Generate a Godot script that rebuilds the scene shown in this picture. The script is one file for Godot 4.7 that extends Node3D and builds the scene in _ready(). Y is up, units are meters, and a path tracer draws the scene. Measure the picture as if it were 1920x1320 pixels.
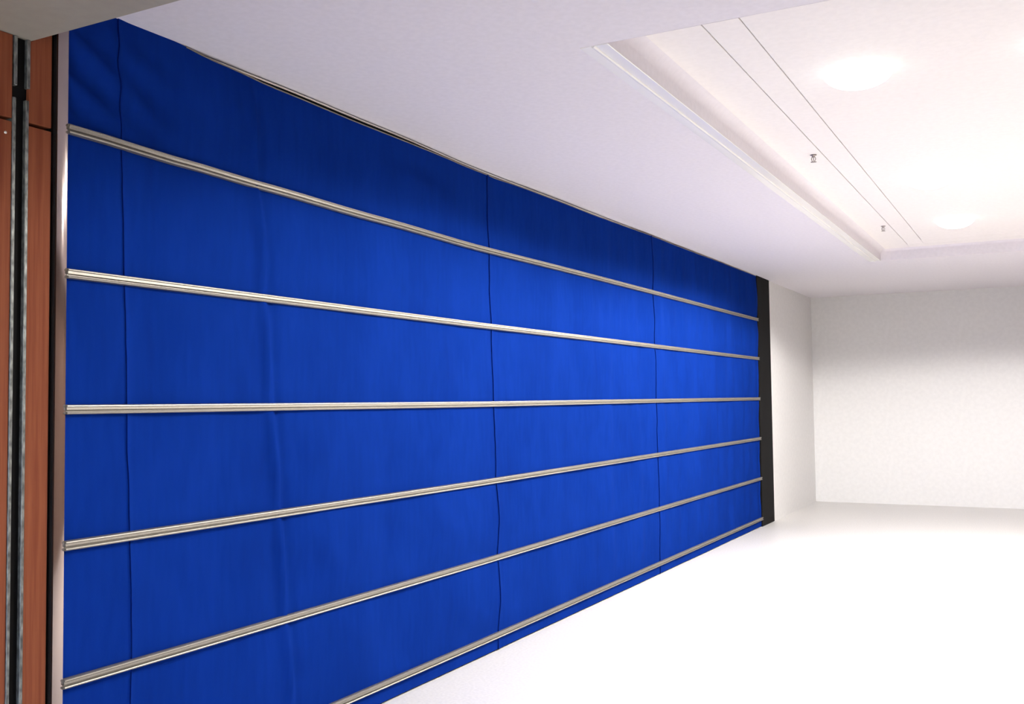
extends Node3D
# A room end with a blue fabric wall, wood panelling and a white ceiling with a raised tray.
# Heights are metres above the floor, the wall on the left runs along -z.

const EYE := 1.6
const WALL_X := -3.145        # face of the blue fabric and of the wood panels
const CEIL := 3.1             # underside of the lower ceiling
const TRAY := 3.222           # underside of the raised tray
const BULK := 2.895           # underside of the bulkhead over the wood panelling
const FAR_Z := -15.6
const T_X0 := -1.59
const T_X1 := 0.97
const RIGHT_X := 3.0
const T_Z0 := -3.855
const T_Z1 := -11.72

var taken := {}
var M := {}

# ---------------------------------------------------------------- helpers
func numbered(n: String) -> String:
	if not taken.has(n):
		taken[n] = 0
		return n
	taken[n] += 1
	return "%s_%03d" % [n, taken[n]]

func node(called: String, at := Vector3.ZERO) -> Node3D:
	var o := Node3D.new()
	o.name = numbered(called)
	add_child(o)
	o.position = at
	return o

func tag(o: Node, label: String, category: String, group := "") -> void:
	o.set_meta("label", label)
	o.set_meta("category", category)
	if group != "":
		o.set_meta("group", group)

func structure(o: Node, label := "") -> void:
	o.set_meta("kind", "structure")
	if label != "":
		o.set_meta("label", label)

func begin() -> SurfaceTool:
	var st := SurfaceTool.new()
	st.begin(Mesh.PRIMITIVE_TRIANGLES)
	return st

func mesh(called: String, st: SurfaceTool, mat: Material, parent: Node = self, at := Vector3.ZERO) -> MeshInstance3D:
	st.generate_normals()
	return put(called, st.commit(), mat, parent, at)

func put(called: String, m: Mesh, mat: Material, parent: Node = self, at := Vector3.ZERO) -> MeshInstance3D:
	var o := MeshInstance3D.new()
	o.name = numbered(called) if parent == self else called
	o.mesh = m
	o.material_override = mat
	o.cast_shadow = GeometryInstance3D.SHADOW_CASTING_SETTING_ON
	parent.add_child(o, true)
	o.position = at
	return o

func tri(st: SurfaceTool, a: Vector3, b: Vector3, c: Vector3, outward: Vector3) -> void:
	if Plane(a, b, c).normal.dot(outward) < 0.0:
		var k := b
		b = c
		c = k
	for p in [a, b, c]:
		st.add_vertex(p)

func quad(st: SurfaceTool, a: Vector3, b: Vector3, c: Vector3, d: Vector3, outward: Vector3) -> void:
	tri(st, a, b, c, outward)
	tri(st, a, c, d, outward)

# a box between two corners with chamfered edges
func box(st: SurfaceTool, lo: Vector3, hi: Vector3, ch := 0.0) -> void:
	var c := (lo + hi) * 0.5
	var h := (hi - lo) * 0.5
	st.set_smooth_group(-1)
	var e: float = minf(ch, minf(h.x, minf(h.y, h.z)) * 0.9)
	for ax in 3:
		var b := (ax + 1) % 3
		var g := (ax + 2) % 3
		for s in [-1.0, 1.0]:
			var f := []
			for k in [[-1, -1], [1, -1], [1, 1], [-1, 1]]:
				var v := Vector3.ZERO
				v[ax] = h[ax] * s
				v[b] = (h[b] - e) * k[0]
				v[g] = (h[g] - e) * k[1]
				f.append(c + v)
			var n := Vector3.ZERO
			n[ax] = s
			quad(st, f[0], f[1], f[2], f[3], n)
			if e > 0.0:
				for s2 in [-1.0, 1.0]:   # the edge between the faces ax=s and b=s2
					var q := []
					for k in [[0, -1], [0, 1], [1, 1], [1, -1]]:
						var v2 := Vector3.ZERO
						v2[ax] = s * (h[ax] - (e if k[0] == 1 else 0.0))
						v2[b] = s2 * (h[b] - (e if k[0] == 0 else 0.0))
						v2[g] = (h[g] - e) * k[1]
						q.append(c + v2)
					var n2 := Vector3.ZERO
					n2[ax] = s
					n2[b] = s2
					quad(st, q[0], q[1], q[2], q[3], n2)
	if e > 0.0:
		for sx in [-1.0, 1.0]:
			for sy in [-1.0, 1.0]:
				for sz in [-1.0, 1.0]:
					var sg := Vector3(sx, sy, sz)
					tri(st, c + sg * Vector3(h.x, h.y - e, h.z - e), c + sg * Vector3(h.x - e, h.y, h.z - e), c + sg * Vector3(h.x - e, h.y - e, h.z), sg)

func block(called: String, lo: Vector3, hi: Vector3, ch: float, mat: Material, parent: Node = self) -> MeshInstance3D:
	var st := begin()
	box(st, lo, hi, ch)
	return mesh(called, st, mat, parent)

# a grid surface from a function of (u, v)
func sheet(st: SurfaceTool, nu: int, nv: int, f: Callable, outward: Vector3, smooth := true) -> void:
	st.set_smooth_group(0 if smooth else -1)
	var g := []
	for i in nu + 1:
		var row := PackedVector3Array()
		for j in nv + 1:
			row.append(f.call(float(i) / nu, float(j) / nv))
		g.append(row)
	for i in nu:
		for j in nv:
			quad(st, g[i][j], g[i + 1][j], g[i + 1][j + 1], g[i][j + 1], outward)

# a closed profile (x outwards, y up) carried along a path of points with end caps
func sweep(st: SurfaceTool, prof: PackedVector2Array, path: PackedVector3Array) -> void:
	st.set_smooth_group(-1)
	var n := prof.size()
	var mid := Vector2.ZERO
	for p in prof:
		mid += p / n
	for i in path.size() - 1:
		for k in n:
			var a := prof[k]
			var b := prof[(k + 1) % n]
			var d := b - a
			var o2 := Vector2(d.y, -d.x)
			if not Geometry2D.is_polygon_clockwise(prof):
				o2 = Vector2(d.y, -d.x)
			else:
				o2 = Vector2(-d.y, d.x)
			var o := Vector3(o2.x, o2.y, 0)
			quad(st, path[i] + Vector3(a.x, a.y, 0), path[i] + Vector3(b.x, b.y, 0), path[i + 1] + Vector3(b.x, b.y, 0), path[i + 1] + Vector3(a.x, a.y, 0), o)
	var idx := Geometry2D.triangulate_polygon(prof)
	for e in [0, path.size() - 1]:
		var nz := path[0] - path[1] if e == 0 else path[e] - path[e - 1]
		for t in range(0, idx.size(), 3):
			var v := []
			for q in 3:
				v.append(path[e] + Vector3(prof[idx[t + q]].x, prof[idx[t + q]].y, 0))
			tri(st, v[0], v[1], v[2], nz)

# a profile of (radius, y) turned about the y axis
func lathe(st: SurfaceTool, prof: Array, at: Vector3, n := 24, smooth := true) -> void:
	st.set_smooth_group(0 if smooth else -1)
	for k in prof.size() - 1:
		var a: Vector2 = prof[k]
		var b: Vector2 = prof[k + 1]
		var o := Vector2(-(b.y - a.y), b.x - a.x)   # profiles run from the top outwards and down
		for i in n:
			var t0 := TAU * i / n
			var t1 := TAU * (i + 1) / n
			var d0 := Vector3(cos(t0), 0, sin(t0))
			var d1 := Vector3(cos(t1), 0, sin(t1))
			var up := Vector3(0, 1, 0)
			var outw := (d0 + d1) * 0.5 * o.x + up * o.y
			if b.x > 0.0001:
				tri(st, at + d0 * a.x + up * a.y, at + d0 * b.x + up * b.y, at + d1 * b.x + up * b.y, outw)
			if a.x > 0.0001:
				tri(st, at + d0 * a.x + up * a.y, at + d1 * b.x + up * b.y, at + d1 * a.x + up * a.y, outw)

func table(t: Array, z: float) -> float:
	if z >= t[0][0]:
		return t[0][1]
	for i in t.size() - 1:
		if z >= t[i + 1][0]:
			var k: float = (z - t[i][0]) / (t[i + 1][0] - t[i][0])
			k = k * k * (3.0 - 2.0 * k)
			return lerpf(t[i][1], t[i + 1][1], k)
	return t[t.size() - 1][1]

func noise(seed_: int, freq: float, oct := 4) -> FastNoiseLite:
	var n := FastNoiseLite.new()
	n.seed = seed_
	n.noise_type = FastNoiseLite.TYPE_SIMPLEX_SMOOTH
	n.frequency = freq
	n.fractal_octaves = oct
	return n

# a seamless-enough colour texture: base colour with streaks stretched along v
func streaks(base: Color, dark: Color, light: Color, sx: float, sy: float, fine: float, seed_: int, size := 512) -> ImageTexture:
	var a := noise(seed_, 1.0)
	var b := noise(seed_ + 7, 1.0, 2)
	var img := Image.create(size, size, true, Image.FORMAT_RGB8)
	for y in size:
		for x in size:
			var u := float(x) / size
			var v := absf(2.0 * float(y) / size - 1.0)   # there and back, so that the tile joins
			# wrapped round in u so that the tile joins
			var s := a.get_noise_3d(cos(u * TAU) * sx, sin(u * TAU) * sx, v * sy)
			var g := b.get_noise_3d(cos(u * TAU) * sx * 9.0, sin(u * TAU) * sx * 9.0, v * sy * 6.0) * fine
			var k := clampf(s + g, -1.0, 1.0)
			var c := base.lerp(light, k) if k > 0.0 else base.lerp(dark, -k)
			img.set_pixel(x, y, c)
	img.generate_mipmaps()
	return ImageTexture.create_from_image(img)

func grain(seed_: int, freq: float, lo: float, hi: float, size := 256) -> ImageTexture:
	var a := noise(seed_, freq)
	var img := Image.create(size, size, true, Image.FORMAT_RGB8)
	for y in size:
		for x in size:
			var k: float = lerpf(lo, hi, a.get_noise_2d(x, y) * 0.5 + 0.5)
			img.set_pixel(x, y, Color(k, k, k))
	img.generate_mipmaps()
	return ImageTexture.create_from_image(img)

func mat(c: Color, rough: float, metal := 0.0) -> StandardMaterial3D:
	var m := StandardMaterial3D.new()
	m.albedo_color = c
	m.roughness = rough
	m.metallic = metal
	return m

func tiled(m: StandardMaterial3D, tex: Texture2D, scale: Vector3) -> StandardMaterial3D:
	m.albedo_texture = tex
	m.uv1_triplanar = true
	m.uv1_world_triplanar = true
	m.uv1_scale = scale
	return m

func materials() -> void:
	M.ceiling = tiled(mat(Color(0.875, 0.855, 0.875), 0.8), grain(3, 0.06, 0.96, 1.0), Vector3.ONE * 1.5)
	M.tray = tiled(mat(Color(0.925, 0.905, 0.895), 0.7), grain(4, 0.06, 0.97, 1.0), Vector3.ONE * 1.3)
	M.bulkhead = tiled(mat(Color(0.615, 0.595, 0.545), 0.5), grain(5, 0.05, 0.95, 1.0), Vector3.ONE * 1.2)
	M.enamel = mat(Color(0.92, 0.91, 0.89), 0.22)
	M.fabric = tiled(mat(Color.WHITE, 0.62), streaks(Color(0.04, 0.16, 0.465), Color(0.035, 0.143, 0.43), Color(0.05, 0.173, 0.495), 0.9, 0.8, 0.5, 11), Vector3(0.45, 0.45, 0.45))
	M.fabric.roughness = 0.95
	M.fabric.metallic_specular = 0.06
	M.aluminium = tiled(mat(Color(0.62, 0.60, 0.56), 0.5, 0.85), grain(6, 0.09, 0.86, 1.0), Vector3(1.0, 6.0, 6.0))
	M.steel = mat(Color(0.62, 0.57, 0.55), 0.09, 0.95)
	M.worn = tiled(mat(Color(0.60, 0.61, 0.59), 0.5, 0.6), grain(16, 0.05, 0.35, 1.0), Vector3(3.0, 1.6, 3.0))
	M.chrome = mat(Color(0.88, 0.88, 0.86), 0.3, 0.9)
	M.black = mat(Color(0.05, 0.048, 0.05), 0.7)
	M.black.metallic_specular = 0.2
	M.board = mat(Color(0.10, 0.10, 0.11), 0.9)
	M.wood = tiled(mat(Color.WHITE, 0.6), streaks(Color(0.47, 0.265, 0.18), Color(0.41, 0.205, 0.145), Color(0.53, 0.31, 0.21), 3.0, 0.5, 0.5, 21), Vector3(1.6, 0.8, 1.6))
	M.wood.metallic_specular = 0.12
	M.wall_brown = tiled(mat(Color(0.45, 0.36, 0.31), 0.8), grain(8, 0.05, 0.94, 1.0), Vector3.ONE)
	M.wall = tiled(mat(Color(0.86, 0.855, 0.85), 0.8), grain(8, 0.05, 0.96, 1.0), Vector3.ONE)
	M.floor = tiled(mat(Color(0.87, 0.86, 0.85), 0.4), grain(9, 0.2, 0.9, 1.0), Vector3.ONE * 0.8)
	M.frame = mat(Color(0.75, 0.75, 0.75), 0.4, 0.6)
	M.glass = mat(Color(0.95, 0.98, 1.0, 0.06), 0.0)
	M.glass.transparency = BaseMaterial3D.TRANSPARENCY_ALPHA
	M.opal = mat(Color(0.95, 0.95, 0.93), 0.3)
	M.opal.emission_enabled = true
	M.opal.emission = Color(0.96, 1.0, 0.95)
	M.opal.emission_energy_multiplier = 1.3
	M.brass = mat(Color(0.62, 0.58, 0.56), 0.35, 0.9)

# ---------------------------------------------------------------- the shape of the left wall
# height of the ceiling at the wall: the board dips a little along its length
const DIP := [[-2.5, 0.0], [-3.6, 0.004], [-4.4, -0.003], [-5.5, -0.022], [-7.1, -0.013], [-8.8, -0.005], [-10.0, 0.0], [-12.4, 0.006], [-13.5, 0.0]]
# how far the fabric hangs below the ceiling
const GAP := [[-2.5, -0.012], [-2.88, -0.004], [-3.2, 0.018], [-3.55, 0.031], [-4.0, 0.034], [-4.6, 0.031], [-5.2, 0.024], [-5.9, 0.020], [-7.1, 0.021], [-8.2, 0.013], [-8.9, 0.010], [-9.8, 0.013], [-10.6, 0.007], [-12.3, 0.006]]
const RAIL_A := [[-2.42, 1.029], [-3.0, 1.014], [-3.42, 1.005], [-4.32, 0.991], [-5.46, 0.975], [-6.7, 0.978], [-7.4, 0.978], [-12.3, 0.970]]

var rail_heights := [0.978, 0.490, 0.0, -0.49, -0.98, -1.47]
var ripple := FastNoiseLite.new()
var crumple := FastNoiseLite.new()

func ridge(d: float, w: float) -> float:
	return exp(-d * d / (w * w))

func cloth_x(z: float, yr: float) -> float:   # yr: height above eye level
	# held at each rail, slack between
	var top := 1.49
	var slack := 0.0
	for r in rail_heights:
		var rr: float = r
		if rr > 0.9:
			rr = table(RAIL_A, z) - 0.017
		if yr >= rr:
			var t: float = clampf((yr - rr) / (top - rr), 0.0, 1.0)
			slack = sin(PI * t)
			break
		top = rr
	var x := 0.004 * slack
	x += ripple.get_noise_2d(z * 1.0, yr * 0.35) * 0.028 * (0.12 + 0.88 * slack)
	x += crumple.get_noise_2d(z * 1.0, yr * 0.8) * 0.008 * slack
	# the upright fold beyond the first seam
	var fold := -3.451 + (yr - 0.582) * 0.0993
	x += 0.026 * ridge(z - fold, 0.026) * (0.55 + 0.45 * slack) * clampf((1.46 - yr) / 0.1, 0.0, 1.0) - 0.009 * ridge(z - fold + 0.05, 0.025) * clampf((1.46 - yr) / 0.1, 0.0, 1.0)
	# slanting drapes in the corner by the post
	if yr > 0.95 and z > -3.3:
		var k := clampf((yr - 0.98) / 0.14, 0.0, 1.0) * clampf((z + 3.0) / 0.35, 0.0, 1.0) * clampf((1.49 - yr) / 0.12, 0.0, 1.0) * (1.0 - 0.75 * ridge(z + 2.675, 0.05))
		var s := (yr - 1.0) - 0.55 * (z + 2.43)
		x += 0.021 * k * sin(s * TAU / 0.17 + 0.6)
	# narrow pleats towards the far end
	var far := clampf((-6.9 - z) / 0.6, 0.0, 1.0)
	x += far * 0.006 * (sin(z * TAU / 0.33) + 0.6 * sin(z * TAU / 0.21 + 1.0)) * (0.08 + 0.92 * slack)
	# shallow dents below the ceiling
	x -= 0.018 * ridge(z + 4.85, 0.22) * ridge(yr - 1.33, 0.07)
	x += 0.018 * ridge(z + 4.62, 0.25) * ridge(yr - 1.26, 0.06)
	x -= 0.016 * ridge(z + 5.72, 0.12) * ridge(yr - 1.38, 0.10)
	return WALL_X + x

func cloth_top(z: float) -> float:
	return CEIL + table(DIP, z) - table(GAP, z) - 0.002

func _ready() -> void:
	# ------------------------------------------------------------ camera
	var cam := Camera3D.new()
	cam.name = "camera"
	cam.position = Vector3(0, EYE, 0)
	cam.rotation_order = EULER_ORDER_YXZ
	cam.rotation_degrees = Vector3(2.7197, 28.1628, -0.675)
	cam.fov = 2.0 * rad_to_deg(atan(660.0 / 1870.0))
	cam.near = 0.05
	cam.far = 200.0
	add_child(cam)
	cam.current = true

	# ------------------------------------------------------------ sky, daylight, exposure
	var env := Environment.new()
	env.background_mode = Environment.BG_SKY
	var sky := Sky.new()
	var psm := ProceduralSkyMaterial.new()
	psm.sky_top_color = Color(0.55, 0.68, 0.9)
	psm.sky_horizon_color = Color(0.86, 0.89, 0.94)
	psm.ground_bottom_color = Color(0.55, 0.54, 0.52)
	psm.ground_horizon_color = Color(0.75, 0.75, 0.74)
	psm.sky_energy_multiplier = 3.0
	psm.ground_energy_multiplier = 3.0
	sky.sky_material = psm
	env.sky = sky
	env.tonemap_mode = Environment.TONE_MAPPER_LINEAR
	env.tonemap_exposure = 1.46
	env.sdfgi_enabled = true
	env.ssao_enabled = true
	env.ssil_enabled = true
	var we := WorldEnvironment.new()
	we.name = "world_environment"
	we.environment = env
	add_child(we)

	# daylight entering by the window behind the viewer
	var day := AreaLight3D.new()
	day.name = "window_daylight"
	day.area_size = Vector2(4.6, 2.2)
	day.light_color = Color(0.93, 0.96, 1.0)
	day.light_energy = 3.5
	day.shadow_enabled = true
	day.area_range = 40.0
	add_child(day)
	day.position = Vector3(0.0, 1.45, 2.95)

	materials()
	ripple = noise(31, 0.9, 2)
	crumple = noise(37, 3.2, 3)

	build_shell()
	build_ceiling()
	build_wood()
	build_fabric()
	build_rails()
	build_tray_fittings()

# ---------------------------------------------------------------- the room
func build_shell() -> void:
	structure(block("floor", Vector3(-3.4, -0.2, FAR_Z - 0.2), Vector3(RIGHT_X + 0.2, 0.0, 3.2), 0.0, M.floor), "plain grey floor of the room")
	structure(block("wall_left", Vector3(-3.4, 0.0, FAR_Z), Vector3(-3.2, 3.5, 3.0), 0.0, M.board), "dark board wall behind the blue fabric and wood panels")
	structure(block("wall_right", Vector3(RIGHT_X, 0.0, FAR_Z), Vector3(RIGHT_X + 0.2, 3.5, 3.0), 0.0, M.wall_brown), "plain brown wall on the right")
	structure(block("wall_far", Vector3(-3.4, 0.0, FAR_Z - 0.2), Vector3(RIGHT_X + 0.2, 3.5, FAR_Z), 0.0, M.wall), "plain white far wall")
	# wall behind the viewer with its window opening
	var st := begin()
	box(st, Vector3(-3.4, 0, 3.0), Vector3(-2.4, 3.5, 3.2))
	box(st, Vector3(2.4, 0, 3.0), Vector3(RIGHT_X + 0.2, 3.5, 3.2))
	box(st, Vector3(-2.4, 0, 3.0), Vector3(2.4, 0.3, 3.2))
	box(st, Vector3(-2.4, 2.6, 3.0), Vector3(2.4, 3.5, 3.2))
	structure(mesh("wall_back", st, M.wall), "plain white wall behind the viewer")
	var w := node("window_1", Vector3(0.0, 0.3, 3.1))
	structure(w, "wide window in the wall behind the viewer")
	var fr := begin()
	for x in [-2.38, 2.34]:
		box(fr, Vector3(x, 0, -0.04), Vector3(x + 0.06, 2.3, 0.04), 0.004)
	for y in [0.0, 2.24]:
		box(fr, Vector3(-2.32, y, -0.04), Vector3(2.34, y + 0.06, 0.04), 0.004)
	for x in [-0.8, 0.75]:
		box(fr, Vector3(x, 0.06, -0.03), Vector3(x + 0.05, 2.24, 0.03), 0.003)
	mesh("window_frame", fr, M.frame, w)
	for x in [[-2.32, -0.8], [-0.75, 0.75], [0.80, 2.34]]:
		block("pane", Vector3(x[0], 0.06, -0.004), Vector3(x[1], 2.24, 0.004), 0.0, M.glass, w)
	# the wall beyond the fabric
	structure(block("wall_left_end", Vector3(-3.2, 0, FAR_Z), Vector3(WALL_X, CEIL + 0.02, -12.95), 0.0, M.wall), "plain white stretch of wall beyond the blue fabric")
	var p := block("dark_post", Vector3(-3.17, 0, -12.94), Vector3(WALL_X + 0.012, CEIL + 0.004, -12.325), 0.004, M.black)
	tag(p, "black upright panel at the far end of the blue fabric", "wall panel")

func build_ceiling() -> void:
	var c := node("ceiling", Vector3.ZERO)
	structure(c, "white plaster ceiling with a raised tray")
	# lower ceiling round the tray
	var st := begin()
	var soffit_left := func(u: float, v: float) -> Vector3:
		var z: float = lerpf(-2.2, FAR_Z, u)
		var x: float = lerpf(-3.2, -1.712, v)
		var k: float = clampf((-1.9 - x) / 1.25, 0.0, 1.0)
		return Vector3(x, CEIL + table(DIP, z) * k, z)
	sheet(st, 110, 12, soffit_left, Vector3.DOWN)
	box(st, Vector3(-3.2, CEIL + 0.03, FAR_Z), Vector3(-1.712, CEIL + 0.3, -2.2))
	box(st, Vector3(-1.712, CEIL, T_Z0), Vector3(RIGHT_X, CEIL + 0.3, -2.2))
	box(st, Vector3(-1.712, CEIL, FAR_Z), Vector3(RIGHT_X, CEIL + 0.3, T_Z1))
	box(st, Vector3(T_X1, CEIL, T_Z1), Vector3(RIGHT_X, CEIL + 0.3, T_Z0))
	box(st, Vector3(-1.712, CEIL, T_Z1), Vector3(T_X0, CEIL + 0.3, T_Z0))
	mesh("soffit", st, M.ceiling, c)
	structure(block("ceiling_bulkhead", Vector3(-3.2, BULK, -2.283), Vector3(RIGHT_X, CEIL + 0.3, 3.0), 0.003, M.bulkhead), "lower grey beige bulkhead over the wood panelling")
	block("roof_slab", Vector3(-3.4, CEIL + 0.3, FAR_Z - 0.2), Vector3(RIGHT_X + 0.2, CEIL + 0.5, 3.2), 0.0, M.wall, c)
	# fascias of the tray: upright board with a hollow curve at the top
	var r := 0.06
	var corner := [[T_X0, T_Z0, 1, 1], [T_X0, T_Z1, 1, -1], [T_X1, T_Z1, -1, -1], [T_X1, T_Z0, -1, 1]]
	for s in 4:
		var a: Array = corner[s]
		var b: Array = corner[(s + 1) % 4]
		var rs: float = r if s == 0 else 0.03
		var ups: float = TRAY - CEIL - rs
		var inward := Vector3([1, 0, -1, 0][s], -0.5, [0, 1, 0, -1][s])
		var upright := [Vector2(0.002, 0.0), Vector2(0.002, ups)]
		var curve := []
		for i in 13:
			var t := PI / 2.0 * i / 12.0
			curve.append(Vector2(0.002 + rs * (1.0 - cos(t)), ups + rs * sin(t) + 0.0005))
		for part in [["fascia_board", upright, M.ceiling], ["fascia_cove", curve, M.ceiling]]:
			var prof: Array = part[1]
			var f := begin()
			var shape := func(u: float, v: float) -> Vector3:
				var q: Vector2 = prof[int(round(v * (prof.size() - 1)))]
				var pa := Vector3(a[0] + a[2] * q.x, CEIL + q.y, a[1] - a[3] * q.x)
				var pb := Vector3(b[0] + b[2] * q.x, CEIL + q.y, b[1] - b[3] * q.x)
				return pa.lerp(pb, u)
			sheet(f, 1, prof.size() - 1, shape, inward)
			mesh(part[0], f, part[2], c)
	# tray boards: border, band and field, parted by open joints
	var g := 0.0045
	var xs := [T_X0, T_X0 + 0.310, T_X0 + 0.475]
	var xe := [T_X1, T_X1 - 0.310, T_X1 - 0.475]
	var zs := [T_Z0, T_Z0 - 0.10, T_Z0 - 0.20]
	var ze := [T_Z1, T_Z1 + 0.26, T_Z1 + 0.50]
	for k in 2:
		var o := 0.0 if k == 0 else g
		var lo := Vector2(xs[k] + o, ze[k] + o)
		var hi := Vector2(xe[k] - o, zs[k] - o)
		var li := Vector2(xs[k + 1], ze[k + 1])
		var hi2 := Vector2(xe[k + 1], zs[k + 1])
		var called := "border_board" if k == 0 else "band_board"
		block(called, Vector3(lo.x, TRAY, lo.y), Vector3(li.x, TRAY + 0.03, hi.y), 0.002, M.tray, c)
		block(called, Vector3(hi2.x, TRAY, lo.y), Vector3(hi.x, TRAY + 0.03, hi.y), 0.002, M.tray, c)
		block(called, Vector3(li.x, TRAY, lo.y), Vector3(hi2.x, TRAY + 0.03, li.y), 0.002, M.tray, c)
		block(called, Vector3(li.x, TRAY, hi2.y), Vector3(hi2.x, TRAY + 0.03, hi.y), 0.002, M.tray, c)
	block("field_board", Vector3(xs[2] + g, TRAY, ze[2] + g), Vector3(xe[2] - g, TRAY + 0.03, zs[2] - g), 0.002, M.tray, c)
	block("tray_back", Vector3(T_X0, TRAY + 0.031, T_Z1), Vector3(T_X1, TRAY + 0.06, T_Z0), 0.0, M.tray, c)

# ---------------------------------------------------------------- wood panelling, upright and post on the left
func build_wood() -> void:
	var w := node("wall_left_panelling", Vector3.ZERO)
	structure(w, "reddish brown wood panelling left of the steel post")
	var gy := EYE + 0.993
	for z in [[-2.362, -2.270], [-2.206, 3.0]]:
		var wp := begin()
		box(wp, Vector3(-3.2, gy + 0.006, z[0]), Vector3(WALL_X, BULK - 0.001, z[1]), 0.0015)
		if z[0] < -2.3:
			box(wp, Vector3(-3.2, BULK - 0.004, z[0]), Vector3(WALL_X, CEIL - 0.001, -2.285), 0.0015)
		mesh("wood_panel", wp, M.wood, w)
		block("wood_panel", Vector3(-3.2, 0.001, z[0]), Vector3(WALL_X, gy - 0.006, z[1]), 0.0015, M.wood, w)
	var sc := begin()
	lathe(sc, [Vector2(0, 0.004), Vector2(0.003, 0.0036), Vector2(0.0055, 0.001), Vector2(0.0055, -0.004)], Vector3.ZERO, 14)
	var screw := mesh("screw", sc, M.chrome, w, Vector3(WALL_X, EYE + 0.943, -2.198 + 0.016))
	screw.rotation_degrees = Vector3(0, 0, -90)
	# slotted upright let into the panelling
	var u := node("shelf_upright", Vector3(WALL_X, 0, -2.238))
	tag(u, "black slotted shelf upright with worn silver edges between two wood panels", "upright")
	block("channel", Vector3(-0.05, 0.001, -0.031), Vector3(-0.012, BULK - 0.001, 0.031), 0.001, M.black, u)
	for s in [-1.0, 1.0]:
		for seg in [[0.001, 1.075], [1.118, 1.294]]:
			var y0: float = 0.001 if seg[0] < 0.5 else EYE + seg[0]
			var off := 0.0 if seg[0] < 0.5 else -0.004
			var z0: float = s * 0.025 + off
			block("edge_strip", Vector3(-0.05, y0, z0 - 0.0065), Vector3(0.004, EYE + seg[1], z0 + 0.0065), 0.002, M.worn, u)
	# brushed steel post where wood meets fabric
	var p := node("steel_post", Vector3(WALL_X, 0, -2.397))
	tag(p, "narrow brushed steel post between wood panelling and blue fabric", "post")
	var st := begin()
	# its face is slightly bowed
	var bow := func(u: float, v: float) -> Vector3:
		var k := u * 2.0 - 1.0
		return Vector3(0.016 - 0.0018 * k * k, lerpf(0.001, CEIL - 0.001, v), lerpf(0.020, -0.0235, u))
	sheet(st, 12, 1, bow, Vector3.RIGHT)
	box(st, Vector3(-0.05, 0.001, -0.0235), Vector3(0.0141, CEIL - 0.001, 0.020))
	mesh("shaft", st, M.steel, p)
	block("gasket", Vector3(-0.05, 0.001, 0.0205), Vector3(-0.014, CEIL - 0.001, 0.038), 0.0, M.black, p)

# ---------------------------------------------------------------- blue fabric
func build_fabric() -> void:
	var f := node("fabric_wall_covering", Vector3(WALL_X, 0, -2.43))
	tag(f, "royal blue fabric stretched over the long left wall behind silver rails", "wall covering")
	var seams := [-2.425, -2.685, -5.585, -8.62, -12.32]
	for b in 4:
		var st := begin()
		var z0: float = seams[b]
		var z1: float = seams[b + 1]
		var nu := int(maxf(24.0, absf(z1 - z0) / 0.022))
		var nv := 110
		var fun := func(u: float, v: float) -> Vector3:
			# the first and last columns turn back to the board, so that seams are real gaps
			var uu: float = clampf((u - 1.0 / nu) / (1.0 - 2.0 / nu), 0.0, 1.0)
			var edge: bool = u <= 0.0001 or u >= 0.9999
			var y_lin: float = 0.01 + 3.08 * v
			var lean: float = 0.0 if b == 0 else (y_lin - EYE - 0.503) * 0.036
			var lean2: float = (y_lin - EYE - 0.503) * 0.036 if b < 3 else 0.0
			if b == 1:
				lean2 = (y_lin - EYE - 0.8) * 0.03
			if b == 2:
				lean = (y_lin - EYE - 0.8) * 0.03
			lean = clampf(lean, -0.05, 0.04)
			lean2 = clampf(lean2, -0.05, 0.04)
			var z: float = lerpf(z0 + lean - (0.0004 if b > 0 else 0.0), z1 + lean2 + 0.0004, uu)
			var top: float = cloth_top(z)
			var y: float = lerpf(0.01, top, v)
			var x := cloth_x(z, y - EYE)
			# hems stand a little proud at the near edge of each length
			var hem: float = absf(z - (z0 + lean))
			if b > 0:
				x += 0.006 * exp(-hem * hem / 0.0012)
			if edge:
				x -= 0.02
			return Vector3(x - WALL_X, y, z + 2.43)
		sheet(st, nu, nv, fun, Vector3.RIGHT)
		mesh("fabric_panel", st, M.fabric, f)

	# track along the ceiling above the fabric
	var t := node("ceiling_track", Vector3(WALL_X, CEIL, -2.43))
	tag(t, "thin chrome and black track between blue fabric and white ceiling", "track")
	var bar := begin()
	var slot := begin()
	var hem := begin()
	var path := PackedVector3Array()
	var path2 := PackedVector3Array()
	for i in 121:
		var z := lerpf(-3.0, -12.32, i / 120.0)
		path.append(Vector3(0, table(DIP, z), z + 2.43))
		path2.append(Vector3(cloth_x(z, cloth_top(z) - EYE) - WALL_X, cloth_top(z) - CEIL, z + 2.43))
	var round_bar := PackedVector2Array()
	for k in 8:
		round_bar.append(Vector2(-0.013, -0.0115) + Vector2(cos(TAU * k / 8.0), sin(TAU * k / 8.0)) * 0.006)
	sweep(bar, round_bar, path)
	mesh("chrome_bar", bar, M.chrome, t)
	sweep(slot, PackedVector2Array([Vector2(-0.05, -0.048), Vector2(-0.021, -0.048), Vector2(-0.021, 0.004), Vector2(-0.05, 0.004)]), path)
	mesh("black_channel", slot, M.black, t)
	sweep(hem, PackedVector2Array([Vector2(-0.008, -0.004), Vector2(0.003, -0.004), Vector2(0.003, 0.0015), Vector2(-0.008, 0.0015)]), path2)
	mesh("hem_strip", hem, M.aluminium, t)

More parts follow.
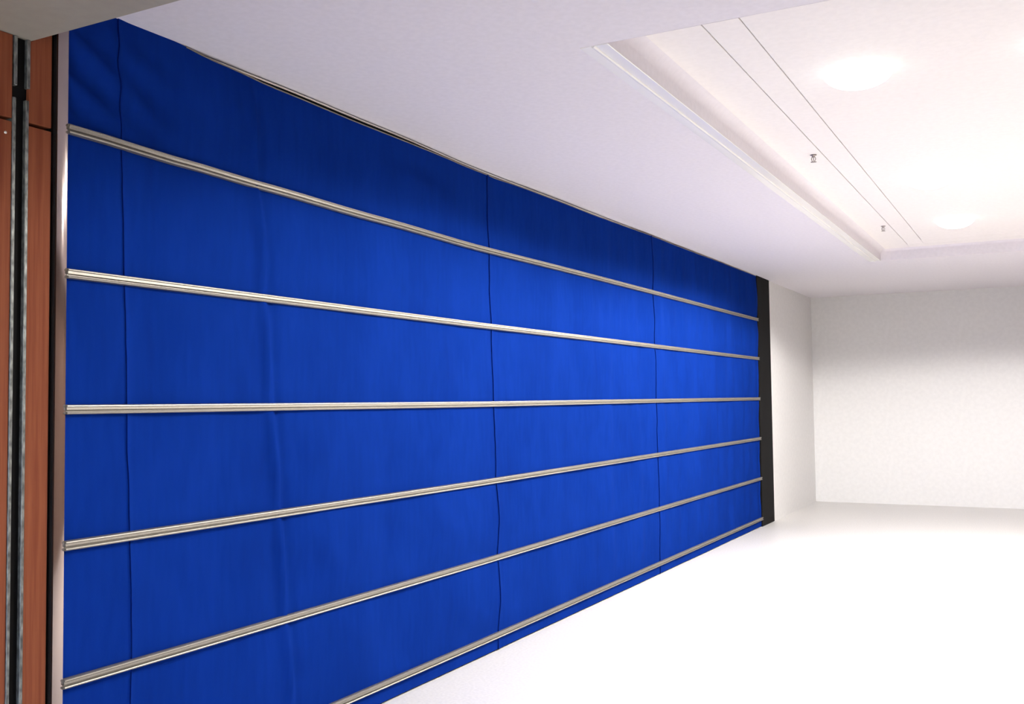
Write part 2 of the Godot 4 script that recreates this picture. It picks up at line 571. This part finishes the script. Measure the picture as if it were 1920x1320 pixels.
func build_rails() -> void:
	# grooved extrusion: upper lip, shallow face, groove, lower lip
	var prof := PackedVector2Array([Vector2(-0.002, 0.0), Vector2(0.014, 0.0), Vector2(0.020, -0.003), Vector2(0.021, -0.007), Vector2(0.017, -0.010),
		Vector2(0.017, -0.019), Vector2(0.013, -0.021), Vector2(0.010, -0.023), Vector2(0.010, -0.025), Vector2(0.019, -0.027), Vector2(0.021, -0.030), Vector2(0.019, -0.034), Vector2(0.012, -0.036), Vector2(-0.002, -0.036)])
	var words := ["topmost silver rail across the blue fabric", "second silver rail from the ceiling across the blue fabric", "third silver rail from the ceiling across the blue fabric",
		"fourth silver rail from the ceiling across the blue fabric", "fifth silver rail from the ceiling across the blue fabric", "lowest silver rail across the blue fabric just above the floor"]
	for i in rail_heights.size():
		var st := begin()
		var path := PackedVector3Array()
		for k in 61:
			var z := lerpf(-2.421, -12.32, k / 60.0)
			var y: float = table(RAIL_A, z)
			if i > 0:
				y = rail_heights[i] + (0.006 if i == 1 else 0.0) - 0.010 * clampf((-2.4 - z) / 3.0, 0.0, 1.0)
			path.append(Vector3(0.005, y - rail_heights[i], z + 2.43))
		sweep(st, prof, path)
		var o := mesh("aluminium_rail", st, M.aluminium, self, Vector3(WALL_X, EYE + rail_heights[i], -2.43))
		tag(o, words[i], "rail", "horizontal rails over the blue fabric")

# ---------------------------------------------------------------- fittings of the tray
func build_tray_fittings() -> void:
	# white linear trim along the left lip
	var d := node("trim_1", Vector3(T_X0, CEIL, T_Z0))
	structure(d, "long white ridged trim along the left lip of the ceiling tray")
	var path := PackedVector3Array([Vector3(0, 0, 0.0), Vector3(0, 0, T_Z1 - T_Z0)])
	var a := begin()
	sweep(a, PackedVector2Array([Vector2(-0.126, 0.0), Vector2(-0.124, -0.004), Vector2(-0.074, -0.0015), Vector2(-0.074, 0.002)]), path)
	mesh("outer_flange", a, M.enamel, d)
	var b := begin()
	sweep(b, PackedVector2Array([Vector2(-0.074, 0.002), Vector2(-0.073, -0.006), Vector2(-0.068, -0.009), Vector2(-0.062, -0.009), Vector2(-0.058, -0.005), Vector2(-0.058, 0.002)]), path)
	mesh("centre_ridge", b, M.enamel, d)
	var e := begin()
	sweep(e, PackedVector2Array([Vector2(-0.058, 0.002), Vector2(-0.058, -0.0015), Vector2(-0.002, -0.004), Vector2(0.001, -0.002), Vector2(0.001, 0.004)]), path)
	mesh("inner_flange", e, M.enamel, d)

	# pendent sprinklers
	var spots := [[-1.335, -6.83, "pendent fire sprinkler on the ceiling tray nearer the viewer, with yoke arms"], [-1.335, -10.08, "pendent fire sprinkler near the far left corner of the ceiling tray"]]
	for s in spots:
		var n := node("fire_sprinkler", Vector3(s[0], TRAY, s[1]))
		tag(n, s[2], "sprinkler", "sprinklers on the ceiling tray")
		var r := begin()
		lathe(r, [Vector2(0, 0.0), Vector2(0.020, 0.0), Vector2(0.022, -0.003), Vector2(0.012, -0.006), Vector2(0.009, -0.016), Vector2(0, -0.016)], Vector3.ZERO, 20)
		mesh("body", r, M.brass, n)
		for k in [-1.0, 1.0]:
			var arm := begin()
			var pts := [Vector3(0.008 * k, -0.014, 0), Vector3(0.014 * k, -0.026, 0), Vector3(0.012 * k, -0.036, 0), Vector3(0.003 * k, -0.046, 0)]
			for i in 3:
				var p0: Vector3 = pts[i]
				var p1: Vector3 = pts[i + 1]
				var w := Vector3(0.0022, 0, 0)
				var h := Vector3(0, 0, 0.003)
				quad(arm, p0 - w - h, p0 + w - h, p1 + w - h, p1 - w - h, Vector3.FORWARD)
				quad(arm, p0 - w + h, p0 + w + h, p1 + w + h, p1 - w + h, Vector3.BACK)
				quad(arm, p0 - w - h, p0 - w + h, p1 - w + h, p1 - w - h, Vector3.LEFT)
				quad(arm, p0 + w - h, p0 + w + h, p1 + w + h, p1 + w - h, Vector3.RIGHT)
			mesh("yoke_arm", arm, M.brass, n)
		var bl := begin()
		lathe(bl, [Vector2(0, -0.015), Vector2(0.0028, -0.017), Vector2(0.0028, -0.040), Vector2(0, -0.042)], Vector3.ZERO, 10)
		mesh("bulb", bl, M.brass, n)
		var df := begin()
		lathe(df, [Vector2(0, -0.044), Vector2(0.006, -0.045), Vector2(0.019, -0.048), Vector2(0.019, -0.050), Vector2(0, -0.050)], Vector3.ZERO, 20)
		mesh("deflector", df, M.brass, n)

	# round opal lamps
	var lamps := [[-0.78, -5.16, "round opal ceiling lamp glowing on the tray nearest the viewer", 6.6], [-0.72, -8.0, "round opal ceiling lamp glowing on the tray, second from the viewer", 6.6], [-0.70, -10.05, "round opal ceiling lamp near the far edge of the tray", 8.8],
		[0.15, -5.16, "round opal ceiling lamp on the right half of the tray nearest the viewer", 6.6], [0.15, -8.0, "round opal ceiling lamp in the middle of the right half of the tray", 6.6], [0.15, -10.05, "round opal ceiling lamp on the right half near the far edge", 8.8]]
	for l in lamps:
		var n := node("ceiling_lamp", Vector3(l[0], TRAY if l[1] < -3.0 else BULK, l[1]))
		tag(n, l[2], "lamp", "round opal ceiling lamps")
		var rim := begin()
		lathe(rim, [Vector2(0, 0.0), Vector2(0.160, 0.0), Vector2(0.160, -0.004), Vector2(0.150, -0.008)], Vector3.ZERO, 40)
		mesh("base_ring", rim, M.enamel, n)
		var dome := begin()
		var pr := []
		for i in 13:
			var t := PI / 2.0 * i / 12.0
			pr.append(Vector2(0.170 * cos(t), -0.002 - 0.085 * sin(t)))
		lathe(dome, pr, Vector3.ZERO, 40)
		mesh("opal_dome", dome, M.opal, n)
		var o := SpotLight3D.new()
		o.name = "lamp_light"
		o.light_color = Color(1.0, 0.985, 0.965)
		o.light_energy = l[3]
		o.light_size = 0.14
		o.spot_range = 40.0
		o.spot_attenuation = 2.0
		o.spot_angle = 82.0
		o.spot_angle_attenuation = 0.12
		o.rotation_degrees = Vector3(-90, 0, 0)
		o.shadow_enabled = true
		n.add_child(o)
		o.position = Vector3(0, -0.045, 0)
